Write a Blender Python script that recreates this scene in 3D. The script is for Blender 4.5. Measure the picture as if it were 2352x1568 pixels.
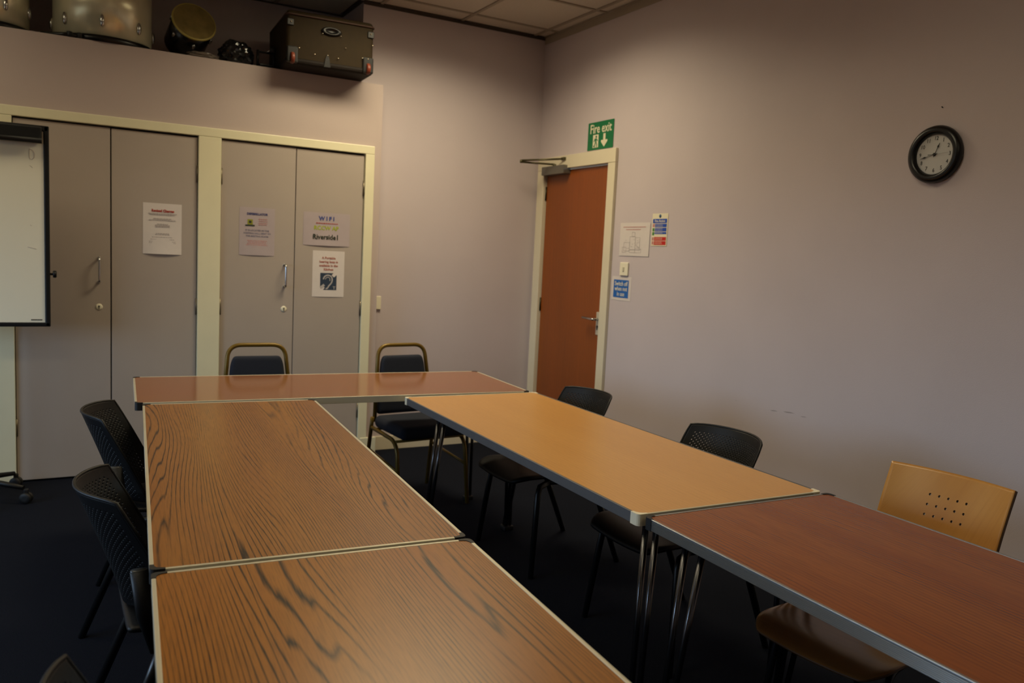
import bpy, bmesh, math, random
from mathutils import Vector, Matrix
from math import sin, cos, pi, radians, sqrt
random.seed(7)
sc = bpy.context.scene
for o in list(bpy.data.objects): bpy.data.objects.remove(o)
COL = sc.collection

# ------------------------------------------------------------------ camera
cam_d = bpy.data.cameras.new('camera'); cam = bpy.data.objects.new('camera', cam_d); COL.objects.link(cam)
cam_d.sensor_width = 36.0; cam_d.lens = 1870.6 / 2352 * 36; cam_d.clip_start = 0.02; cam_d.clip_end = 60
r_ = Vector((0.87136644, -0.48815844, 0.04921244)); u_ = Vector((0.00809849, 0.11460078, 0.99337862)); w_ = Vector((0.49056594, 0.86519824, -0.10381262))
M = Matrix.Identity(4)
for i in range(3):
    M[i][0] = r_[i]; M[i][1] = u_[i]; M[i][2] = -w_[i]
M.translation = Vector((-3.236, -5.4234, 1.4203))
cam.matrix_world = M
cam_d.dof.use_dof = True; cam_d.dof.focus_distance = 2.5; cam_d.dof.aperture_fstop = 4.0
sc.camera = cam

# ------------------------------------------------------------------ world, exposure
w = bpy.data.worlds.new('world'); sc.world = w; w.use_nodes = True
_n = w.node_tree.nodes; _l = w.node_tree.links                # overcast sky above the horizon, dark ground below
SKY = (0.50, 0.72, 1.0); SKY_E = 10.5
_tc = _n.new('ShaderNodeTexCoord'); _sx = _n.new('ShaderNodeSeparateXYZ'); _mr = _n.new('ShaderNodeMapRange'); _mx = _n.new('ShaderNodeMix'); _mx.data_type = 'RGBA'
_mr.inputs['From Min'].default_value = -.02; _mr.inputs['From Max'].default_value = .04
_l.new(_tc.outputs['Generated'], _sx.inputs[0]); _l.new(_sx.outputs[2], _mr.inputs['Value']); _l.new(_mr.outputs[0], _mx.inputs['Factor'])
_mx.inputs['A'].default_value = (.05, .05, .045, 1); _mx.inputs['B'].default_value = (*SKY, 1)
_l.new(_mx.outputs['Result'], _n['Background'].inputs[0]); _n['Background'].inputs[1].default_value = SKY_E
sc.view_settings.view_transform = 'Standard'; sc.view_settings.look = 'None'
sc.view_settings.gamma = 1.0; sc.view_settings.use_curve_mapping = False
EXPO = 0.0
sc.view_settings.exposure = EXPO
LAMP = (1.0, 0.85, 0.56)       # tint of the ceiling lamps as the photograph's white balance shows them
LAMP_W = 30.0                   # watts of the brightest fitting

# ------------------------------------------------------------------ helpers
def lin(c):
    return tuple(((v / 255) / 12.92 if v / 255 <= .04045 else ((v / 255 + .055) / 1.055) ** 2.4) for v in c)
MATS = {}
def mat(name, rgb, rough=.5, metal=0., spec=.5, noise=0., nscale=20., bump=0., bscale=200., coat=0., emit=None, es=0., alpha=1., stretch=None):
    if name in MATS: return MATS[name]
    m = bpy.data.materials.new(name); m.use_nodes = True; nt = m.node_tree; b = nt.nodes['Principled BSDF']
    c = (*lin(rgb), 1)
    b.inputs['Base Color'].default_value = c; b.inputs['Roughness'].default_value = rough; b.inputs['Metallic'].default_value = metal
    b.inputs['Specular IOR Level'].default_value = spec; b.inputs['Coat Weight'].default_value = coat; b.inputs['Alpha'].default_value = alpha
    tc = nt.nodes.new('ShaderNodeTexCoord'); mp = nt.nodes.new('ShaderNodeMapping'); nt.links.new(tc.outputs['Object'], mp.inputs['Vector'])
    if stretch: mp.inputs['Scale'].default_value = stretch
    if noise > 0:
        n = nt.nodes.new('ShaderNodeTexNoise'); n.inputs['Scale'].default_value = nscale; n.inputs['Detail'].default_value = 5
        nt.links.new(mp.outputs['Vector'], n.inputs['Vector'])
        cr = nt.nodes.new('ShaderNodeMapRange'); cr.inputs['From Min'].default_value = .3; cr.inputs['From Max'].default_value = .7
        cr.inputs['To Min'].default_value = 1 - noise; cr.inputs['To Max'].default_value = 1 + noise
        nt.links.new(n.outputs['Fac'], cr.inputs['Value'])
        mx = nt.nodes.new('ShaderNodeVectorMath'); mx.operation = 'SCALE'; mx.inputs[0].default_value = c[:3]
        nt.links.new(cr.outputs['Result'], mx.inputs['Scale']); nt.links.new(mx.outputs['Vector'], b.inputs['Base Color'])
    if bump > 0:
        n2 = nt.nodes.new('ShaderNodeTexNoise'); n2.inputs['Scale'].default_value = bscale; n2.inputs['Detail'].default_value = 3
        nt.links.new(mp.outputs['Vector'], n2.inputs['Vector'])
        bp = nt.nodes.new('ShaderNodeBump'); bp.inputs['Strength'].default_value = bump; bp.inputs['Distance'].default_value = .002
        nt.links.new(n2.outputs['Fac'], bp.inputs['Height']); nt.links.new(bp.outputs['Normal'], b.inputs['Normal'])
    if emit:
        b.inputs['Emission Color'].default_value = (*emit, 1); b.inputs['Emission Strength'].default_value = es
    MATS[name] = m
    return m

def wood_mat(name, base, dark, lines=70., warp=.035, line_amt=.75, rough=.28, fine=.18, seed=0., axis='Y', lw=.22, red=None, wx=3.2, wy=.55, spec=.5, streak=0.):
    """printed laminate / veneer: contour lines of a stretched noise give long grain with cathedral figures"""
    m = bpy.data.materials.new(name); m.use_nodes = True; nt = m.node_tree; N = nt.nodes; L = nt.links; b = N['Principled BSDF']
    tc = N.new('ShaderNodeTexCoord'); mp = N.new('ShaderNodeMapping'); L.new(tc.outputs['Object'], mp.inputs['Vector'])
    mp.inputs['Location'].default_value = (seed, seed * 1.7, 0)
    if axis == 'Z':                                # vertical boards: across = x + y, along = z
        sp = N.new('ShaderNodeSeparateXYZ'); ad = N.new('ShaderNodeMath'); cb = N.new('ShaderNodeCombineXYZ'); L.new(tc.outputs['Object'], sp.inputs[0]); L.new(sp.outputs[0], ad.inputs[0]); L.new(sp.outputs[1], ad.inputs[1])
        L.new(ad.outputs[0], cb.inputs[0]); L.new(sp.outputs[2], cb.inputs[1]); L.new(cb.outputs[0], mp.inputs['Vector'])
    def scaled(s):
        v = N.new('ShaderNodeVectorMath'); v.operation = 'MULTIPLY'; v.inputs[1].default_value = s; L.new(mp.outputs['Vector'], v.inputs[0]); return v.outputs['Vector']
    def noise(vec, scale, detail=2., rough_=.5):
        n = N.new('ShaderNodeTexNoise'); n.inputs['Scale'].default_value = scale; n.inputs['Detail'].default_value = detail; n.inputs['Roughness'].default_value = rough_
        L.new(vec, n.inputs['Vector']); return n.outputs['Fac']
    def mth(op, a, b_=None, c_=None):
        n = N.new('ShaderNodeMath'); n.operation = op
        for i, v in enumerate((a, b_, c_)):
            if v is None: continue
            if isinstance(v, (int, float)): n.inputs[i].default_value = v
            else: L.new(v, n.inputs[i])
        return n.outputs[0]
    sep = N.new('ShaderNodeSeparateXYZ'); L.new(mp.outputs['Vector'], sep.inputs[0])
    big = noise(scaled((wx, wy, 1)), 1.0, .8 if streak else 2.5, .4)
    fld = mth('ADD', mth('MULTIPLY', sep.outputs[0], 1.0), mth('MULTIPLY', big, warp * 10))
    fine1 = noise(scaled((60, 2.0, 1)), 1.0, 3, .6)
    fld = mth('ADD', fld, mth('MULTIPLY', fine1, .006))
    if streak:                                      # uneven spacing of the lines
        fld = mth('ADD', fld, mth('MULTIPLY', noise(scaled((22, .35, 1)), 1.0, 1.5, .5), streak * 3))
    fr = mth('FRACT', mth('MULTIPLY', fld, lines))
    saw = mth('ABSOLUTE', mth('SUBTRACT', fr, .5))             # 0 in the middle of a line
    ln = N.new('ShaderNodeMapRange'); ln.inputs['From Min'].default_value = 0.; ln.inputs['From Max'].default_value = lw; ln.inputs['To Min'].default_value = 1.; ln.inputs['To Max'].default_value = 0.
    L.new(saw, ln.inputs['Value'])
    brk = noise(scaled((9, 1.3, 1)), 1.0, 4, .65)              # lines fade in and out
    bm = N.new('ShaderNodeMapRange'); bm.inputs['From Min'].default_value = .30 if streak else .36; bm.inputs['From Max'].default_value = .56 if streak else .66
    L.new(brk, bm.inputs['Value'])
    pores = noise(scaled((420, 14, 1)), 1.0, 2, .6)
    pm = N.new('ShaderNodeMapRange'); pm.inputs['From Min'].default_value = .45; pm.inputs['From Max'].default_value = .75; L.new(pores, pm.inputs['Value'])
    amt = mth('MULTIPLY', mth('MULTIPLY', ln.outputs[0], bm.outputs[0]), line_amt)
    amt = mth('ADD', amt, mth('MULTIPLY', pm.outputs[0], fine)); amt = mth('MINIMUM', amt, 1.)
    mix = N.new('ShaderNodeMix'); mix.data_type = 'RGBA'; L.new(amt, mix.inputs['Factor'])
    mix2 = N.new('ShaderNodeMix'); mix2.data_type = 'RGBA'
    tone = noise(scaled((7, .5, 1)), 1.0, 3, .5)
    tm = N.new('ShaderNodeMapRange'); tm.inputs['From Min'].default_value = .35; tm.inputs['From Max'].default_value = .65; L.new(tone, tm.inputs['Value'])
    L.new(tm.outputs[0], mix2.inputs['Factor']); mix2.inputs['A'].default_value = (*lin(base), 1); mix2.inputs['B'].default_value = (*lin(red or base), 1)
    L.new(mix2.outputs['Result'], mix.inputs['A']); mix.inputs['B'].default_value = (*lin(dark), 1)
    L.new(mix.outputs['Result'], b.inputs['Base Color'])
    b.inputs['Roughness'].default_value = rough; b.inputs['Specular IOR Level'].default_value = spec
    bp = N.new('ShaderNodeBump'); bp.inputs['Strength'].default_value = .08; bp.inputs['Distance'].default_value = .0005
    L.new(pores, bp.inputs['Height']); L.new(bp.outputs['Normal'], b.inputs['Normal'])
    return m

def new_obj(name, me, m=None, parent=None, smooth=False):
    o = bpy.data.objects.new(name, me); COL.objects.link(o)
    if m is not None and not me.materials: me.materials.append(m)
    if parent is not None: o.parent = parent
    if smooth:
        for p in me.polygons: p.use_smooth = True
    return o
def empty(name, loc, rz, label, cat, group=None):
    o = bpy.data.objects.new(name, None); COL.objects.link(o); o.location = loc; o.rotation_euler = (0, 0, rz); o.empty_display_size = .1
    o['label'] = label; o['category'] = cat
    if group: o['group'] = group
    return o
def tag(o, label, cat, group=None):
    o['label'] = label; o['category'] = cat
    if group: o['group'] = group
    return o
def struct(o): o['kind'] = 'structure'; return o

class B:
    def __init__(s): s.bm = bmesh.new()
    def box(s, x0, x1, y0, y1, z0, z1, bev=0., seg=2):
        t = bmesh.new(); bmesh.ops.create_cube(t, size=1.)
        for v in t.verts:
            v.co = Vector(((x0 + x1) / 2 + v.co.x * (x1 - x0), (y0 + y1) / 2 + v.co.y * (y1 - y0), (z0 + z1) / 2 + v.co.z * (z1 - z0)))
        if bev > 0: bmesh.ops.bevel(t, geom=t.edges[:], offset=bev, segments=seg, profile=.5, affect='EDGES')
        s.merge(t); return s
    def merge(s, t, mtx=None):
        if mtx is not None: bmesh.ops.transform(t, matrix=mtx, verts=t.verts)
        me = bpy.data.meshes.new('tmp'); t.to_mesh(me); t.free(); s.bm.from_mesh(me); bpy.data.meshes.remove(me)
    def tube(s, pts, r, seg=10, flat=1., cap=True, up=None, r2=None):
        """round (or oval, flat<1) tube swept through points; r may be a list"""
        pts = [Vector(p) for p in pts]; n = len(pts); rs = r if isinstance(r, (list, tuple)) else [r] * n
        rings = []; prev = None
        for i, p in enumerate(pts):
            d = (pts[min(i + 1, n - 1)] - pts[max(i - 1, 0)]).normalized()
            ref = Vector(up) if up else (prev if prev is not None else (Vector((0, 0, 1)) if abs(d.z) < .9 else Vector((1, 0, 0))))
            a = (ref - d * ref.dot(d))
            if a.length < 1e-5: a = d.orthogonal()
            a.normalize(); b_ = d.cross(a).normalized(); prev = a
            rings.append([s.bm.verts.new(p + a * rs[i] * cos(2 * pi * k / seg) + b_ * rs[i] * flat * sin(2 * pi * k / seg)) for k in range(seg)])
        for i in range(n - 1):
            for k in range(seg):
                f = s.bm.faces.new((rings[i][k], rings[i][(k + 1) % seg], rings[i + 1][(k + 1) % seg], rings[i + 1][k])); f.smooth = True
        if cap:
            s.bm.faces.new(rings[0][::-1]); s.bm.faces.new(rings[-1])
        return s
    def lathe(s, prof, seg=32, mtx=None, cap=True):
        t = bmesh.new(); rings = []
        for rr, z in prof: rings.append([t.verts.new((rr * cos(2 * pi * k / seg), rr * sin(2 * pi * k / seg), z)) for k in range(seg)])
        for i in range(len(prof) - 1):
            for k in range(seg):
                f = t.faces.new((rings[i][k], rings[i][(k + 1) % seg], rings[i + 1][(k + 1) % seg], rings[i + 1][k])); f.smooth = True
        if cap: t.faces.new(rings[0][::-1]); t.faces.new(rings[-1])
        s.merge(t, mtx); return s
    def prism(s, outline, z0, z1, mtx=None, smooth=False):
        t = bmesh.new(); a = [t.verts.new((x, y, z0)) for x, y in outline]; b_ = [t.verts.new((x, y, z1)) for x, y in outline]; n = len(outline)
        t.faces.new(a[::-1]); t.faces.new(b_)
        for k in range(n):
            f = t.faces.new((a[k], a[(k + 1) % n], b_[(k + 1) % n], b_[k])); f.smooth = smooth
        s.merge(t, mtx); return s
    def grid(s, fn, nu, nv, close=False):
        vs = [[s.bm.verts.new(fn(i / nu, j / nv)) for j in range(nv + 1)] for i in range(nu + 1)]
        for i in range(nu):
            for j in range(nv):
                f = s.bm.faces.new((vs[i][j], vs[i + 1][j], vs[i + 1][j + 1], vs[i][j + 1])); f.smooth = True
        return s
    def out(s, name, m, parent=None, solid=0., off=0., sub=0):
        bmesh.ops.recalc_face_normals(s.bm, faces=s.bm.faces)
        me = bpy.data.meshes.new(name); s.bm.to_mesh(me); s.bm.free()
        o = new_obj(name, me, m, parent)
        if solid:
            md = o.modifiers.new('thickness', 'SOLIDIFY'); md.thickness = solid; md.offset = off
        if sub:
            md = o.modifiers.new('smooth', 'SUBSURF'); md.levels = sub; md.render_levels = sub
        return o

def arc(c, r, a0, a1, n, plane='xz'):
    out = []
    for i in range(n + 1):
        a = a0 + (a1 - a0) * i / n
        p = [c[0], c[1], c[2]]
        ax = {'xz': (0, 2), 'yz': (1, 2), 'xy': (0, 1)}[plane]
        p[ax[0]] += r * cos(a); p[ax[1]] += r * sin(a); out.append(tuple(p))
    return out
def fillet(pts, r, n=5):
    """polyline with rounded corners"""
    pts = [Vector(p) for p in pts]; out = [pts[0]]
    for i in range(1, len(pts) - 1):
        a, b_, c = pts[i - 1], pts[i], pts[i + 1]
        d1 = (a - b_); d2 = (c - b_); rr = min(r, d1.length * .49, d2.length * .49)
        p0 = b_ + d1.normalized() * rr; p1 = b_ + d2.normalized() * rr
        for k in range(n + 1):
            t = k / n; out.append(p0 * (1 - t) ** 2 + b_ * 2 * t * (1 - t) + p1 * t * t)
    out.append(pts[-1]); return out
def copy_tree(o, parent=None):
    c = o.copy(); COL.objects.link(c)
    if parent is not None: c.parent = parent
    for ch in list(o.children): copy_tree(ch, c)
    return c
def text_bm(txt, size, align='CENTER', depth=.0004, bold=0.):
    cu = bpy.data.curves.new('t', 'FONT'); cu.body = txt; cu.size = size; cu.align_x = align; cu.align_y = 'CENTER'; cu.extrude = depth; cu.offset = bold; cu.resolution_u = 2
    o = bpy.data.objects.new('t', cu); COL.objects.link(o)
    dg = bpy.context.evaluated_depsgraph_get(); me = bpy.data.meshes.new_from_object(o.evaluated_get(dg))
    t = bmesh.new(); t.from_mesh(me); bpy.data.meshes.remove(me); bpy.data.objects.remove(o); bpy.data.curves.remove(cu)
    return t
def words(b, x0, x1, y, h, z=.0006):
    """one line of small print: a row of word-length dashes"""
    x = x0
    while x < x1 - .002:
        wl = min(random.uniform(.004, .014), x1 - x); b.box(x, x + wl, y - h / 2, y + h / 2, 0, z); x += wl + .0028

# ------------------------------------------------------------------ materials
# wall paint with the few scuffs the right-hand wall shows
def wall_paint():
    m = mat('wall_paint', (198, 186, 188), .65, bump=.25, bscale=260., noise=.025, nscale=2.5); return m
M_wall = wall_paint()
M_cup = mat('cupboard_wall_paint', (188, 172, 166), .6, bump=.2, bscale=240., noise=.02, nscale=3.)
M_door = mat('cupboard_door_paint', (172, 160, 150), .5, bump=.12, bscale=150., noise=.02, nscale=4.)
M_cream = mat('cream_gloss', (228, 222, 190), .35, bump=.05, bscale=60., noise=.02, nscale=8.)
M_white = mat('white_gloss', (218, 208, 182), .38, noise=.015, nscale=6.)
M_ceil = mat('ceiling_tile', (205, 195, 180), .9, bump=.6, bscale=420., noise=.05, nscale=90.)
M_tbar = mat('ceiling_grid', (160, 148, 130), .6)
M_chrome = mat('chrome', (200, 200, 198), .2, 1.)
M_legc = mat('dull_chrome', (120, 120, 122), .24, 1.)
M_alu = mat('brushed_aluminium', (205, 198, 176), .38, .35, noise=.05, nscale=60., stretch=(1, .02, 1))
M_alu_grey = mat('grey_edging', (92, 92, 94), .5, .15, noise=.03, nscale=30.)
M_flute = mat('fluted_aluminium', (168, 170, 170), .36, .85)
M_black = mat('black_plastic', (10, 10, 11), .48, spec=.35, bump=.15, bscale=500.)
M_blackm = mat('black_metal', (13, 13, 14), .35, .0)
M_rubber = mat('black_rubber', (12, 12, 13), .6)
M_ivory = mat('ivory_plastic', (232, 225, 200), .35)
M_paper = mat('paper', (214, 205, 200), .6, noise=.015, nscale=30.)
M_paper2 = mat('wallet_paper', (176, 163, 165), .3, noise=.02, nscale=20.)
M_sleeve = mat('clear_wallet', (172, 158, 156), .22)
M_ink = mat('grey_ink', (150, 140, 138), .6); M_inkd = mat('dark_ink', (44, 52, 40), .6)
M_red = mat('red_ink', (172, 60, 48), .6); M_pink = mat('pale_red_ink', (190, 128, 122), .6); M_blue = mat('blue_ink', (62, 76, 140), .6)
M_bluegrey = mat('slate_ink', (122, 120, 140), .6); M_lime = mat('lime_ink', (160, 170, 40), .6); M_navy = mat('navy_ink', (40, 56, 76), .6)
M_green = mat('exit_green', (0, 108, 62), .4); M_exitw = mat('sign_cream', (226, 218, 190), .4)
M_sblue = mat('sign_blue', (22, 72, 170), .4); M_sred = mat('sign_red', (190, 28, 22), .4); M_signblue = mat('switch_sign_blue', (20, 96, 176), .4)
M_gold = mat('gold_brown_frame', (112, 88, 26), .38, .35)
M_navyf = mat('navy_fabric', (24, 30, 44), .9, bump=.5, bscale=700., noise=.1, nscale=300.)
M_doorwood = wood_mat('door_veneer', (132, 68, 18), (100, 48, 10), lines=26, warp=.02, line_amt=.25, rough=.36, fine=.3, axis='Z', red=(142, 72, 18))
M_teak = wood_mat('teak_laminate', (152, 101, 40), (26, 14, 6), lines=98, warp=.030, line_amt=1., rough=.32, fine=.36, lw=.17, red=(142, 90, 38), wx=4.4, wy=.50, streak=.010)
M_teak2 = wood_mat('teak_laminate_near', (160, 106, 38), (24, 12, 5), lines=90, warp=.030, line_amt=1., rough=.32, fine=.36, seed=3.7, lw=.17, red=(150, 94, 36), wx=4.2, wy=.46, streak=.010)
M_beech = wood_mat('beech_laminate', (208, 156, 88), (176, 124, 64), lines=60, warp=.012, line_amt=.3, rough=.3, fine=.4, seed=1.2, red=(202, 150, 83))
M_mahog = wood_mat('mahogany_laminate', (144, 80, 22), (72, 34, 12), lines=75, warp=.02, line_amt=.8, rough=.26, spec=.32, fine=.4, seed=5.1, lw=.2, red=(134, 70, 18), wx=2.2, wy=.4)
M_back = wood_mat('red_brown_laminate', (142, 92, 54), (132, 82, 48), lines=40, warp=.012, line_amt=.25, rough=.13, fine=.25, seed=2.2, red=(142, 88, 54))
M_ply = wood_mat('beech_ply', (190, 136, 66), (162, 108, 48), lines=18, warp=.05, line_amt=.25, rough=.32, fine=.25, seed=9., axis='Z', red=(182, 126, 58))
M_seatply = wood_mat('seat_ply', (150, 106, 58), (120, 80, 40), lines=22, warp=.03, line_amt=.25, rough=.22, fine=.2, seed=6., red=(140, 96, 52))
M_plyedge = mat('ply_edge', (92, 62, 30), .5)

# ------------------------------------------------------------------ ROOM
CZ = 3.058; XL = -6.1; YN = -8.4
YC = -.127; XE = -1.311; ZT = 2.508; YA = .452; XN = -1.42
carpet = mat('carpet', (23, 26, 35), .98, spec=.06, bump=1., bscale=380., noise=.16, nscale=160.)
struct(B().box(XL, 0, YN, YA, -.05, 0).out('floor', carpet))
CW = CZ + .08
# right wall with the door opening
b = B(); b.box(0, .12, YN, -.928 - .04, 0, CW); b.box(0, .12, -.968, -.05, 2.10, CW); b.box(0, .12, -.05, .0, 0, CW); struct(b.out('wall_right', M_wall))
b = B(); b.box(XN, 0.12, 0, .10, 0, CW); b.box(XE - .02, XN, 0, .10, 0, ZT - .03); struct(b.out('wall_back', M_wall))
struct(B().box(XN, XN + .08, .10, YA, ZT, CW).out('wall_return', M_wall))
struct(B().box(XL, XN + .08, YA, YA + .1, ZT - .2, CW).out('wall_alcove', M_wall))
b = B(); b.box(XL, XE, YC, YC + .05, 2.09, ZT - .02); b.box(-1.372, XE, YC, YC + .05, 0, 2.09); b.box(XL, -3.56, YC, YC + .05, 0, 2.09)
b.box(XE - .05, XE, YC + .05, 0, 0, ZT - .02)
struct(b.out('wall_cupboard', M_cup))
struct(B().box(XL, XE, YC, YA, ZT - .02, ZT).out('trim_1', M_cup))                # shelf board on top of the cupboards
struct(B().box(XL, .12, YN - .1, YN, 0, CW).out('wall_rear', M_wall))
WY0, WY1, WZ0, WZ1 = -3.5, -1.1, .85, 2.05                     # unseen window in the left wall, placed for cool light on the right wall
b = B(); b.box(XL - .1, XL, YN, WY0, 0, CW); b.box(XL - .1, XL, WY1, YA, 0, CW); b.box(XL - .1, XL, WY0, WY1, 0, WZ0); b.box(XL - .1, XL, WY0, WY1, WZ1, CW); struct(b.out('wall_left', M_wall))
win = B(); ym = (WY0 + WY1) / 2
for q in ((WY0, WY0 + .06, WZ0, WZ1), (WY1 - .06, WY1, WZ0, WZ1), (WY0 + .06, WY1 - .06, WZ0, WZ0 + .06), (WY0 + .06, WY1 - .06, WZ1 - .06, WZ1), (ym - .03, ym + .03, WZ0 + .06, WZ1 - .06)): win.box(XL - .08, XL - .02, *q)
wino = struct(win.out('window_1', M_white))
M_day = mat('window_glass', (230, 235, 235), .05)
_g = M_day.node_tree; _tr = _g.nodes.new('ShaderNodeBsdfTransparent'); _ms = _g.nodes.new('ShaderNodeMixShader'); _ms.inputs[0].default_value = .08
_g.links.new(_tr.outputs[0], _ms.inputs[1]); _g.links.new(_g.nodes['Principled BSDF'].outputs[0], _ms.inputs[2]); _g.links.new(_ms.outputs[0], _g.nodes['Material Output'].inputs[0])
_pl = bpy.data.lights.new('window_portal', 'AREA'); _pl.shape = 'RECTANGLE'; _pl.size = WZ1 - WZ0; _pl.size_y = WY1 - WY0; _pl.cycles.is_portal = True
_po = bpy.data.objects.new('window_portal', _pl); COL.objects.link(_po); _po.location = (XL - .11, (WY0 + WY1) / 2, (WZ0 + WZ1) / 2); _po.rotation_euler = (0, -pi / 2, 0)
B().box(XL - .055, XL - .05, WY0 + .06, ym - .03, WZ0 + .06, WZ1 - .06).out('pane', M_day, wino)
B().box(XL - .055, XL - .05, ym + .03, WY1 - .06, WZ0 + .06, WZ1 - .06).out('pane', M_day, wino)
# ceiling: slab, grid bars and tiles
lights = [(-1.3, -1.1), (-1.9, -3.5), (-4.3, -1.1), (-4.3, -3.5), (-1.9, -5.9), (-4.3, -5.9)]      # centres of 1.2 x 0.6 m fittings, snapped to the grid
ceil = struct(B().box(XL, .12, YN, YA, CZ + .03, CZ + .08).out('ceiling', M_ceil))
gx = [-.1 - .6 * k for k in range(10)]; gy = [-.2 - .6 * k for k in range(14)]
b = B()
for x in gx: b.box(x - .012, x + .012, YN, YA, CZ - .003, CZ + .03)
for y in gy: b.box(XL, 0, y - .012, y + .012, CZ - .0028, CZ + .03)
b.out('grid_bar', M_tbar, ceil)
def snap(cx, cy):                              # fitting occupies two cells in x, one in y
    j = min(range(len(gy) - 1), key=lambda k: abs((gy[k] + gy[k + 1]) / 2 - cy)); i = min(range(len(gx) - 2), key=lambda k: abs(gx[k + 1] - cx)); return i, j
lit = {}
for n, (cx, cy) in enumerate(lights):
    i, j = snap(cx, cy); lit[(i, j)] = n; lit[(i + 1, j)] = n
xs = [0] + gx + [XL]; ys = [0.] + gy + [YN]
tile_me = {}
for i in range(len(xs) - 1):
    for j in range(len(ys) - 1):
        if (i - 1, j - 1) in lit: continue
        x0, x1 = xs[i + 1] + .012, xs[i] - (.012 if i else 0); y0, y1 = ys[j + 1] + .012, ys[j] - (.012 if j else 0)
        key = (round(x1 - x0, 3), round(y1 - y0, 3))
        if key not in tile_me:
            hx, hy = key[0] / 2, key[1] / 2
            o = B().box(-hx, hx, -hy, hy, 0, .02).out('ceiling_tile', M_ceil, ceil); tile_me[key] = o.data
        else: o = new_obj('ceiling_tile', tile_me[key], None, ceil)
        o.location = ((x0 + x1) / 2, (y0 + y1) / 2, CZ + .004)
for x0, x1 in zip(xs[3:], xs[2:-1]):          # darker strip tiles above the alcove
    x1 = min(x1, XN - .02)
    if x1 - x0 < .1: continue
    hx = (x1 - x0) / 2 - .012
    o = B().box(-hx, hx, -.21, .21, 0, .02).out('ceiling_tile', M_ceil, ceil); o.location = ((x0 + x1) / 2, .22, CZ + .004)
# perimeter angles
b = B(); b.box(-.022, 0, YN, 0, CZ - .003, CZ + .001); b.box(-.004, 0, YN, 0, CZ - .05, CZ); struct(b.out('trim_2', M_tbar))
b = B(); b.box(XN, 0, -.022, 0, CZ - .003, CZ + .001); b.box(XN, 0, -.003, 0, CZ - .02, CZ); struct(b.out('trim_3', mat('dark_wall_angle', (70, 60, 50), .6)))
b = B(); b.box(XL, XN, YA - .02, YA, CZ - .006, CZ); b.box(XN - .02, XN, 0, YA, CZ - .006, CZ); struct(b.out('trim_4', MATS['dark_wall_angle']))
# lamps
M_diff = mat('lamp_diffuser', (240, 235, 220), .5, emit=LAMP, es=2.0)
LW = {0: 1.05, 1: .30, 2: .28, 3: .34, 4: .1, 5: .1}; SPREAD = 150
for n, (cx, cy) in enumerate(lights):
    i, j = snap(cx, cy); y = (gy[j] + gy[j + 1]) / 2; x = gx[i + 1]
    where = ['over the far end of the tables', 'over the near ends of the tables', 'above the flip chart side', 'above the left chairs', 'in the right rear of the room', 'in the left rear of the room'][n]
    t = empty('ceiling_light', (x, y, CZ), 0, 'recessed fluorescent ceiling light panel ' + where, 'ceiling light', 'fluorescent panels in the ceiling grid')
    f = B()
    for a in ((-.588, -.57, -.288, .288), (.57, .588, -.288, .288), (-.57, .57, -.288, -.27), (-.57, .57, .27, .288)): f.box(*a, -.002, .025)
    f.out('frame', M_white, t)
    md = mat('lamp_diffuser_%d' % n, (240, 235, 220), .5, emit=LAMP, es=2.0)
    B().box(-.57, .57, -.27, .27, .008, .014).out('diffuser', md, t)
    ld = bpy.data.lights.new('tube_light', 'AREA'); ld.shape = 'RECTANGLE'; ld.size = 1.12; ld.size_y = .52; ld.color = LAMP; ld.energy = LAMP_W * LW[n]; ld.spread = radians(SPREAD)
    lo = bpy.data.objects.new('tube_light', ld); COL.objects.link(lo); lo.parent = t; lo.location = (0, 0, .004)

# skirtings
struct(B().box(-.016, 0, YN, -1.01, 0, .12, .003).out('baseboard_right', M_cream))
struct(B().box(XE + .001, -.03, -.016, 0, 0, .10, .003).out('baseboard_back', M_white))
struct(B().box(-1.405, XE + .018, YC - .02, YC, 0, .128, .003).out('baseboard_cupboard', M_cream))

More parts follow.
